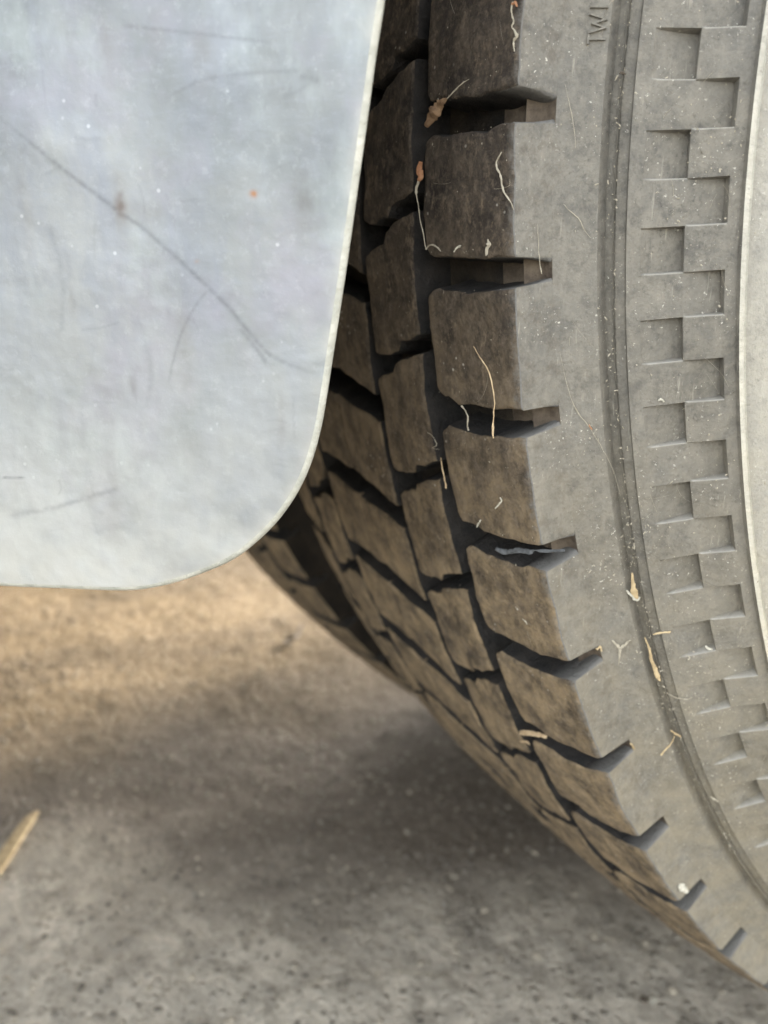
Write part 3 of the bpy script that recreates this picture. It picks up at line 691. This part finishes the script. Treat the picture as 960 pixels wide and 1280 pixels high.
# ------------------------------------------------------------------ small debris
# each item: name, material, label, category, group, centre line in millimetres, radii in millimetres
DEBRIS = [
 ('leaf_scrap', 'leaf', 'curled brown leaf scrap caught above the uppermost whole shoulder block', 'leaf', None, [[-29.26, -375.48, 381.68], [-27.02, -375.22, 383.12], [-25.17, -374.99, 384.58], [-23.07, -374.7, 385.98], [-21.27, -374.47, 386.36]], [0.4, 1.1, 1.35, 0.9, 0.25]),
 ('pale_fibre', 'lint', 'thin pale fibre rising to the right from the curled brown leaf scrap', 'fibre', None, [[-22.53, -374.16, 386.27], [-19.65, -373.74, 387.49], [-16.35, -373.21, 388.93], [-14.2, -372.85, 389.37]], [0.12, 0.25, 0.2, 0.1]),
 ('seed_husk', 'husk', 'red brown seed husk wedged in the groove left of the uppermost whole shoulder block', 'seed husk', None, [[-31.61, -375.41, 374.02], [-32.29, -375.46, 372.25], [-31.59, -375.37, 370.69], [-32.65, -375.46, 369.69]], [0.4, 0.75, 0.85, 0.4]),
 ('straw', 'lint', 'straight thin straw stem leading down the groove from the red brown husk', 'straw', None, [[-32.48, -375.55, 369.66], [-33.58, -375.6, 367.14], [-33.24, -375.54, 365.98], [-31.67, -375.19, 359.79], [-29.59, -374.64, 353.18]], [0.5, 0.55, 0.22, 0.2, 0.25]),
 ('fibre_curl', 'lint', 'crumpled pale fibre curl at the lower left corner of the uppermost whole shoulder block', 'fibre', None, [[-30.28, -374.48, 353.22], [-28.14, -374.33, 354.27], [-25.83, -374.04, 353.79], [-23.94, -373.75, 352.58]], [0.3, 0.35, 0.3, 0.2]),
 ('lint_flake', 'white', 'small white flake on the lower edge of the uppermost whole shoulder block', 'flake', None, [[-19.06, -373.02, 352.21], [-17.51, -372.86, 353.25], [-16.32, -372.7, 353.56]], [0.25, 0.5, 0.2]),
 ('lint_tuft', 'lint', 'pale fuzzy tuft near the lower right edge of the uppermost whole shoulder block', 'lint', None, [[-7.66, -371.02, 350.89], [-7.1, -371.0, 352.28], [-6.55, -370.98, 353.66], [-7.03, -371.13, 354.56]], [0.25, 0.6, 0.7, 0.2]),
 ('web_strand', 'lint', 'twisted pale strand down the right edge of the uppermost whole shoulder block', 'strand', None, [[-2.91, -370.94, 372.66], [-4.5, -371.25, 370.2], [-3.0, -370.89, 367.72], [-2.24, -370.64, 364.65], [-0.12, -370.07, 362.14], [0.81, -369.78, 360.4]], [0.2, 0.3, 0.35, 0.3, 0.2, 0.12]),
 ('lint_line', 'lint', 'broken line of pale lint along the top shoulder edge at the top of the picture', 'lint', None, [[-2.09, -369.9, 402.22], [-2.31, -370.08, 400.43], [-1.4, -370.0, 398.38], [-1.71, -370.14, 397.22], [-0.18, -369.9, 395.35], [-0.95, -370.13, 394.28], [-0.53, -370.13, 392.34]], [0.3, 0.35, 0.3, 0.2, 0.5, 0.35, 0.15]),
 ('red_speck', 'husk', 'tiny red brown speck at the very top of the shoulder edge', 'speck', None, [[-1.92, -370.19, 401.53], [-1.07, -369.98, 401.78], [-0.52, -369.92, 400.89]], [0.35, 0.5, 0.3]),
 ('root_thread', 'twig', 'curved brown root thread hanging over the lower edge of a shoulder block into the slot', 'root', None, [[-13.26, -370.3, 330.03], [-11.3, -369.64, 327.45], [-8.87, -368.82, 324.72], [-7.95, -368.16, 321.33], [-7.66, -367.51, 317.46], [-8.53, -367.0, 313.43], [-9.4, -366.51, 309.72], [-9.48, -366.15, 307.69]], [0.12, 0.16, 0.2, 0.24, 0.24, 0.22, 0.45, 0.25]),
 ('small_stick', 'twig', 'small tan stick in the groove beside the shoulder block under the root thread', 'stick', None, [[-32.78, -367.53, 299.04], [-32.95, -366.86, 295.83], [-32.78, -366.13, 292.65], [-32.81, -365.54, 290.09]], [0.1, 0.25, 0.32, 0.3]),
 ('hair_knot', 'lint', 'knot of fine hairs at the edge of the second row block', 'hair', None, [[-37.68, -369.14, 305.52], [-35.22, -368.74, 304.52], [-33.87, -368.22, 302.47], [-36.55, -368.18, 301.16], [-33.07, -367.91, 301.24]], [0.1, 0.14, 0.16, 0.1, 0.1]),
 ('crumb_row', 'lint', 'row of pale crumbs in the shoulder slot left of the root thread', 'crumb', None, [[-21.08, -368.49, 314.64], [-19.5, -367.98, 312.95], [-19.18, -367.65, 311.33], [-19.83, -367.43, 309.58], [-19.45, -367.16, 308.37]], [0.35, 0.2, 0.4, 0.2, 0.4]),
 ('white_flake', 'white', 'crooked white flake on the shoulder block below the root thread', 'flake', None, [[-13.21, -362.42, 288.43], [-11.36, -362.5, 290.13], [-10.26, -362.56, 291.22], [-10.65, -362.81, 292.0]], [0.2, 0.4, 0.35, 0.15]),
 ('white_chip', 'white', 'small slanted white chip at the lower edge of the block below the root thread', 'chip', None, [[-22.34, -361.99, 281.19], [-20.85, -362.24, 282.93], [-19.95, -362.34, 283.82]], [0.25, 0.42, 0.3]),
 ('tan_chip', 'lint', 'short tan chip on the dark shoulder block beside the torn grey flake', 'chip', None, [[-12.19, -353.02, 256.63], [-11.14, -352.7, 256.25], [-10.84, -352.34, 255.37]], [0.15, 0.35, 0.15]),
 ('broken_stick', 'twig', 'thick broken tan stick lodged in the groove near the lower shoulder blocks', 'stick', None, [[-34.57, -335.55, 207.17], [-29.28, -336.41, 209.98], [-23.9, -336.84, 212.2], [-19.57, -336.88, 213.55]], [0.7, 0.75, 0.7, 0.5]),
 ('stick_end', 'twig', 'short tan stick end just under the thick broken stick', 'stick', None, [[-37.8, -333.0, 201.8], [-33.22, -333.9, 204.33], [-32.1, -333.43, 203.65]], [0.4, 0.45, 0.2]),
 ('rubber_flake', 'flake', 'torn grey flake lying inside the shoulder slot', 'rubber flake', None, [[-17.88, -358.55, 275.83], [-14.26, -357.93, 275.84], [-9.24, -357.43, 277.58], [-5.34, -356.72, 278.12], [-3.58, -356.55, 279.0], [0.08, -355.83, 279.69], [6.06, -354.61, 281.36]], [0.5, 0.75, 0.6, 0.7, 0.15, 0.5, 0.3]),
 ('fluff_tuft', 'white', 'white fluff tuft in one of the lowest shoulder slots', 'fluff', None, [[0.49, -297.76, 161.74], [0.5, -296.32, 160.96], [0.51, -294.8, 159.55], [0.5, -293.58, 157.93]], [0.5, 1.3, 1.1, 0.4]),
 ('long_thread', 'lint', 'long fine thread slanting down the side wall to the moulded ridge', 'thread', None, [[1.05, -355.26, 329.1], [1.48, -353.8, 323.44], [2.09, -352.01, 318.08], [2.78, -350.4, 314.79], [3.97, -347.96, 311.48], [5.12, -345.41, 307.55], [5.97, -343.35, 303.96], [6.77, -341.14, 299.5], [7.26, -339.02, 293.72]], [0.05, 0.06, 0.1, 0.2, 0.15, 0.1, 0.08, 0.07, 0.05]),
 ('thread_seed', 'husk', 'tiny reddish seed on the long side wall thread', 'seed', None, [[4.23, -347.95, 311.71], [4.41, -347.56, 311.13], [4.59, -347.17, 310.54]], [0.2, 0.3, 0.15]),
 ('hooked_fibre', 'lint', 'short hooked pale fibre on the side wall beside the second shoulder block', 'fibre', None, [[1.67, -356.96, 362.06], [2.66, -355.37, 360.34], [3.65, -353.79, 358.78], [4.25, -352.75, 356.54], [5.05, -351.44, 354.8]], [0.06, 0.14, 0.2, 0.16, 0.05]),
 ('thin_hair', 'lint', 'thin upright hair crossing the slot over the second shoulder block', 'hair', None, [[0.45, -362.89, 357.65], [0.45, -362.48, 354.23], [0.46, -362.05, 350.41], [0.47, -361.18, 346.91]], [0.05, 0.1, 0.1, 0.22]),
 ('upper_hair', 'lint', 'thin faint hair on the side wall under the raised lettering', 'hair', None, [[1.19, -357.78, 386.85], [1.92, -356.77, 382.79], [2.56, -355.86, 378.21], [2.98, -355.22, 373.76]], [0.04, 0.08, 0.12, 0.05]),
 ('straw_tuft', 'straw', 'pale pointed straw tuft stuck on the moulded ridge', 'straw', None, [[7.52, -333.67, 272.92], [7.38, -333.01, 270.17], [7.32, -332.13, 267.17], [7.61, -331.15, 265.56]], [0.15, 0.45, 0.9, 0.3]),
 ('tuft_husk', 'white', 'ragged cream crumb at the foot of the pointed straw tuft', 'crumb', None, [[6.24, -333.9, 267.76], [6.75, -332.62, 266.4], [7.38, -331.16, 265.04], [7.92, -330.67, 266.03]], [0.3, 0.6, 0.5, 0.25]),
 ('curled_straw', 'straw', 'long curled straw sliver lying down the moulded ridge under the tuft', 'straw', None, [[7.38, -327.3, 253.8], [7.63, -325.48, 250.11], [7.5, -324.48, 247.09], [7.65, -323.22, 244.56], [7.73, -321.82, 241.48], [7.91, -320.99, 240.19]], [0.15, 0.3, 0.4, 0.55, 0.65, 0.2]),
 ('seed_husk', 'lint', 'forked pale husk between the shoulder slots and the moulded ridge', 'seed husk', None, [[2.6, -334.22, 252.38], [3.12, -332.92, 251.18], [3.39, -331.92, 249.71], [2.98, -331.6, 247.16], [2.55, -331.28, 244.58]], [0.3, 0.55, 0.6, 0.3, 0.12]),
 ('husk', 'lint', 'short arm lying across the forked pale husk', 'husk', None, [[3.55, -332.09, 250.04], [4.37, -331.27, 251.35], [5.31, -330.32, 252.91]], [0.5, 0.55, 0.25]),
 ('slanted_straw', 'straw', 'small slanted straw piece beside the chequered squares', 'straw', None, [[8.43, -325.59, 254.79], [9.62, -323.98, 255.39], [11.01, -321.99, 255.77]], [0.2, 0.45, 0.3]),
 ('bent_straw', 'straw', 'bent orange straw bit next to the ridge near the lower slots', 'straw', None, [[4.21, -314.31, 213.95], [5.38, -313.58, 216.4], [6.53, -312.85, 218.83], [7.21, -312.87, 221.19]], [0.3, 0.35, 0.3, 0.2]),
 ('straw_chip', 'straw', 'small cream chip at the upper end of the bent orange straw bit', 'chip', None, [[6.99, -314.39, 223.2], [7.52, -312.98, 222.12], [8.17, -311.39, 221.05]], [0.25, 0.55, 0.3]),
 ('ridge_chip', 'lint', 'cream chip lying on the ridge low on the side wall', 'chip', None, [[8.86, -297.66, 198.36], [9.29, -296.38, 197.44], [9.72, -295.09, 196.51]], [0.25, 0.45, 0.2]),
 ('slot_crumb', 'straw', 'tan crumb at the outer end of the slot beside the forked pale husk', 'crumb', None, [[0.53, -337.44, 249.66], [0.62, -336.46, 250.2], [0.69, -335.87, 248.96]], [0.4, 0.5, 0.3]),
 ('end_crumb', 'straw', 'tan crumb at the outer end of the slot above the thick broken stick', 'crumb', None, [[0.51, -322.7, 218.01], [0.67, -321.84, 216.86], [0.72, -321.17, 215.69]], [0.35, 0.5, 0.3]),
 ('square_crumb', 'white', 'cream crumb resting in a recessed side wall square', 'crumb', None, [[15.51, -313.51, 251.78], [15.88, -312.65, 251.07], [16.42, -311.74, 250.88]], [0.4, 0.6, 0.3]),
 ('square_chip', 'lint', 'small cream chip left of the crumb in the recessed square', 'chip', None, [[12.5, -316.96, 248.75], [12.87, -316.09, 248.03], [12.55, -316.26, 247.24]], [0.25, 0.35, 0.2]),
 ('fibre_wisp', 'lint', 'thin pale wisp lying across the ridge under the curled straw sliver', 'wisp', None, [[8.07, -318.37, 236.12], [9.26, -315.85, 234.65], [10.7, -313.4, 234.27], [11.58, -312.3, 234.9]], [0.08, 0.18, 0.22, 0.1]),
 ('white_crumb', 'white', 'bright white crumb on the chequered side wall band', 'crumb', None, [[13.45, -335.15, 317.84], [13.78, -334.74, 318.23], [14.17, -334.06, 317.67]], [0.25, 0.42, 0.25]),
 ('moulding_nub', 'rub', 'round rubber moulding nub in a raised square high on the side wall', 'nub', None, [[18.46, -333.6, 372.81], [18.66, -333.41, 372.47], [18.79, -333.27, 372.14]], [0.35, 0.5, 0.4]),
 ('moulding_nub', 'rub', 'round rubber moulding nub in a raised square halfway down the side wall', 'nub', None, [[18.11, -328.17, 314.18], [18.36, -327.86, 313.81], [18.53, -327.61, 313.43]], [0.35, 0.5, 0.4]),
 ('dark_bit', 'dark', 'dark bit of dirt stuck in the ridge near the top of the picture', 'dirt', None, [[7.63, -348.3, 388.58], [8.01, -347.75, 388.72], [8.41, -347.18, 388.38]], [0.25, 0.45, 0.2]),
 ('golden_straw', 'straw', 'broad golden splinter of straw lying on the concrete at the left edge', 'straw', None, [[-332.57, -501.79, -0.17], [-350.93, -492.09, -0.24], [-371.26, -482.52, -0.31], [-391.38, -472.28, -0.38], [-400.56, -465.95, -0.41]], [5.0, 5.2, 5.0, 4.2, 1.6]),
 ('dark_twig', 'dark', 'small dark twig on the sunlit concrete beyond the tyres', 'twig', None, [[-598.1, -214.74, -1.44], [-607.66, -206.03, -1.46], [-614.72, -196.35, -1.47], [-645.26, -177.38, -1.53]], [1.6, 4.2, 3.0, 1.0]),
 ('pale_pebble', 'white', 'small pale pebble on the concrete in front of the lowest slots', 'pebble', None, [[-92.23, -205.51, -1.66], [-91.33, -203.71, -1.66], [-91.38, -201.53, -1.66]], [1.0, 1.8, 1.2]),
 ('dark_pebble', 'dark', 'dark pebble touching the small pale pebble', 'pebble', None, [[-94.38, -209.84, -1.65], [-93.87, -207.68, -1.66], [-92.2, -206.59, -1.66]], [1.0, 2.0, 1.2]),
 ('straw', 'lint', 'pale straight stem lying flat on the grey concrete at the bottom', 'stem', None, [[-168.33, -313.18, -2.32], [-160.88, -301.9, -2.32], [-151.63, -286.97, -2.32]], [0.4, 0.7, 0.3]),
]

MATS = dict(leaf=M_leaf, lint=M_lint, husk=M_husk, twig=M_twig, white=M_white, straw=M_straw, flake=M_flake, dark=M_dark, rub=M_side)
CAMP = Vector((.1657, -.4840, .3421))
def sliver(name, mt, label, cat, group, pts, rad, seed):
    """irregular tapering sliver swept along a line: flattened section, ragged rim"""
    rr = random.Random(seed); P = [Vector(p)*1e-3 for p in pts]; n_ = len(P); C_ = []; R_ = []
    sub = 5
    for i in range(n_-1):
        p0, p1, p2, p3 = P[max(i-1, 0)], P[i], P[i+1], P[min(i+2, n_-1)]
        for s_ in range(sub):
            t = s_/sub; C_.append(.5*((2*p1)+(p2-p0)*t+(2*p0-5*p1+4*p2-p3)*t*t+(3*p1-p0-3*p2+p3)*t**3)); R_.append((rad[i]*(1-t)+rad[i+1]*t)*1e-3)
    C_.append(P[-1]); R_.append(rad[-1]*1e-3)
    if max(rad) <= .6:
        R_ = [q*.62*(1 + .6*noise.noise(Vector((i*.8, seed*3.3, 1)))) for i, q in enumerate(R_)]
        C_ = [c + .00016*Vector((noise.noise(Vector((i*.45, seed, 2))), noise.noise(Vector((i*.45, seed, 5))), noise.noise(Vector((i*.45, seed, 8))))) for i, c in enumerate(C_)]
    blade = max(rad) > 3.5 and cat == 'straw'
    org = C_[0].copy(); thick = .35 if max(rad) > .3 else .9; ns = 8; V = []; F_ = []
    big = max(rad) > .3
    for i, (c, r) in enumerate(zip(C_, R_)):
        t = (C_[min(i+1, len(C_)-1)] - C_[max(i-1, 0)]).normalized()
        nrm = (CAMP - c).normalized(); if_flat = c.z < .02
        if if_flat: nrm = Vector((0, 0, 1))
        b = t.cross(nrm).normalized(); nrm = b.cross(t).normalized()
        j = 1 if blade else 1 + (.35*noise.noise(Vector((i*.6, seed, 0))) + rr.uniform(-.12, .12) if big else .2*rr.uniform(-1, 1))
        for k in range(ns):
            a = 2*PI*k/ns; q = 1 + (.16*rr.uniform(-1, 1) if big and not blade else 0) + (.25*((k % 2)-.5) if blade else 0)
            V.append(tuple(c - org + b*(math.cos(a)*r*j*q) + nrm*(math.sin(a)*r*thick*q + (.25*r*math.sin(i*.9+seed) if big and not blade else 0))))
    for i in range(len(C_)-1):
        for k in range(ns):
            k2 = (k+1) % ns; F_.append((i*ns+k, i*ns+k2, (i+1)*ns+k2, (i+1)*ns+k))
    F_.append(tuple(range(ns-1, -1, -1))); F_.append(tuple((len(C_)-1)*ns+k for k in range(ns)))
    o = link(name, mesh(name, V, F_, [mt], smooth=not big), None, org); tag(o, label, cat, group)
for i_, (nm, mt, lb, ct, gp, pts, rad) in enumerate(DEBRIS): sliver(nm, MATS[mt], lb, ct, gp, pts, rad, i_)

def spot(R=None, t=None, x=None):
    """point on the side wall (R) or on the crown (x)"""
    if R is not None: return Vector((side_a(R) + side_relief(R) + .0001, -R*math.cos(t), H - R*math.sin(t)))
    R = crown(x) + .00005; return Vector((x, -R*math.cos(t), H - R*math.sin(t)))
def lint_dust():
    """countless dust flecks, hairs and grains stuck on the rubber"""
    r = random.Random(11); V, F_ = [], []
    def fleck(p, n_, sz, ln):
        a = r.uniform(0, 6.28); t1 = n_.orthogonal().normalized(); t1.rotate(__import__('mathutils').Quaternion(n_, a)); t2 = n_.cross(t1)
        o = len(V); k_ = 5
        pts_ = [p + t1*(sz*ln*math.cos(2*PI*k/k_)*r.uniform(.6, 1.2)) + t2*(sz*math.sin(2*PI*k/k_)*r.uniform(.6, 1.2)) for k in range(k_)]
        for q in pts_: V.append(tuple(q))
        V.append(tuple(p + n_*sz*.7))
        for k in range(k_): F_.append((o+k, o+(k+1) % k_, o+k_))
    cl = [(r.uniform(.325, .357), r.uniform(-.3, .95)) for _ in range(50)] + [(.3475 + r.gauss(0, .002), r.uniform(.2, .6)) for _ in range(25)]
    for i in range(3200):
        if r.random() < .55: c = r.choice(cl); R = c[0] + r.gauss(0, .004); t = c[1] + r.gauss(0, .02)
        else: R = r.uniform(.31, .3585); t = r.uniform(-.35, 1.1)
        if not .305 < R < .3585: continue
        fleck(spot(R=R, t=t), Vector((.9, -.3*math.cos(t), -.3*math.sin(t))).normalized(), .00004 + .00021*r.random()**5, r.choice((1, 1, 1.5, 3)))
    for c in cl[::2]:
        for _ in range(4): fleck(spot(R=min(.358, c[0] + r.gauss(0, .0015)), t=c[1] + r.gauss(0, .008)), Vector((.9, -.3, 0)).normalized(), r.uniform(.00015, .00032), r.choice((1, 1.5, 2)))
    for i in range(600):     # along the moulded channel
        R = .3478 + r.gauss(0, .0003); t = r.uniform(-.3, 1.0); fleck(spot(R=R, t=t), Vector((.9, -.3, 0)).normalized(), .00006 + .00018*r.random()**2, r.choice((1, 2, 3)))
    for i in range(1300):
        k = r.randrange(-2, 12); u = r.uniform(.15, .85); x = -r.uniform(.001, .030); t = PHI0 + (k+u)*P_
        if r.random() < .35: x = -r.uniform(.038, .060); t -= .35*P_*r.random()
        if r.random() < .35: u = r.choice((.86, .12)) + r.uniform(-.03, .03); x = -r.uniform(.001, .029); t = PHI0 + (k+u)*P_
        p = spot(x=x, t=t); fleck(p, Vector((0, -math.cos(t), -math.sin(t))), .00005 + .00017*r.random()**3, r.choice((1, 1, 2)))
    tag(link('dust_flecks', mesh('dust_flecks', V, F_, [M_lint], smooth=False)), 'fine pale dust flecks and lint stuck all over the near tyre', 'dust', kind='stuff')
    V.clear(); F_.clear()
    # hairs: fine curved tubes
    for i in range(90):
        side = r.random() < .8
        if side: R = r.uniform(.326, .357); t = r.uniform(-.25, .95)
        else: x = -r.uniform(.002, .03); t = PHI0 + (r.randrange(-1, 9) + r.uniform(.2, .8))*P_
        L = r.uniform(.002, .009); a = r.gauss(1.3, .7); cur = r.gauss(0, 60); n_ = 9; o0 = len(V); rad_ = r.uniform(.00002, .00005)
        for s_ in range(n_):
            f = s_/(n_-1)*L; an = a + cur*f
            dl, dt_ = math.cos(an)*f, math.sin(an)*f/.35
            if side: p = spot(R=min(.3588, R + dl), t=t + dt_); n0 = Vector((.9, -.3, 0)).normalized()
            else: p = spot(x=min(-.0005, x + dl), t=t + dt_); n0 = Vector((0, -1, 0))
            p += n0*.0001
            for q in range(3): 
                g = 2*PI*q/3; V.append((p.x + rad_*math.cos(g), p.y + rad_*math.sin(g), p.z + rad_*math.cos(g+1)))
        for s_ in range(n_-1):
            for q in range(3): q2 = (q+1) % 3; F_.append((o0+s_*3+q, o0+s_*3+q2, o0+s_*3+3+q2, o0+s_*3+3+q))
    tag(link('fine_hairs', mesh('fine_hairs', V, F_, [M_lint])), 'fine stray hairs and web strands clinging to the near tyre', 'hair', kind='stuff')
lint_dust()

def lettering():
    """raised letters T W I, read upwards, tops towards the tread"""
    # local frame: right of the text runs towards smaller theta (up), top of the text towards larger R
    segs = {'T': [((0, 1), (.8, 1)), ((.4, 0), (.4, 1))],
            'W': [((0, 1), (.27, 0)), ((.27, 0), (.5, .8)), ((.5, .8), (.73, 0)), ((.73, 0), (1, 1))],
            'I': [((.1, 0), (.1, 1))]}
    Rb, hh = .3514, .0027
    for ch, t0, wd in (('T', 0, .0019), ('W', 0, .0036), ('I', 0, .0010)):
        bm = bmesh.new()
        start = {'T': 0.0534, 'W': 0.0592, 'I': 0.0732}[ch]
        for (a, b), (c, d) in segs[ch]:
            p = np.array([a*wd, b*hh]); q = np.array([c*wd, d*hh]); dr = q-p; L = np.hypot(*dr); dr /= L; nn = np.array([-dr[1], dr[0]])*.00020
            vs = []
            for s_ in (p - dr*.0002, q + dr*.0002):
                for e, hgt in ((-1.4, -.0002), (-.9, .00065), (.9, .00065), (1.4, -.0002)):
                    z = s_ + nn*e; R = Rb + z[1]; t = -(start) - z[0]/R
                    vs.append(bm.verts.new((side_a(R) + side_relief(R) + hgt*.85, -(R + hgt*.5)*math.cos(t), -(R + hgt*.5)*math.sin(t))))
            for f in ((0, 1, 5, 4), (1, 2, 6, 5), (2, 3, 7, 6), (0, 4, 7, 3), (0, 3, 2, 1), (4, 5, 6, 7)): bm.faces.new([vs[i] for i in f])
        bm_obj('raised_letter', bm, M_side, outer, (0, 0, H))
lettering()
S.render.resolution_x = 768; S.render.resolution_y = 1024
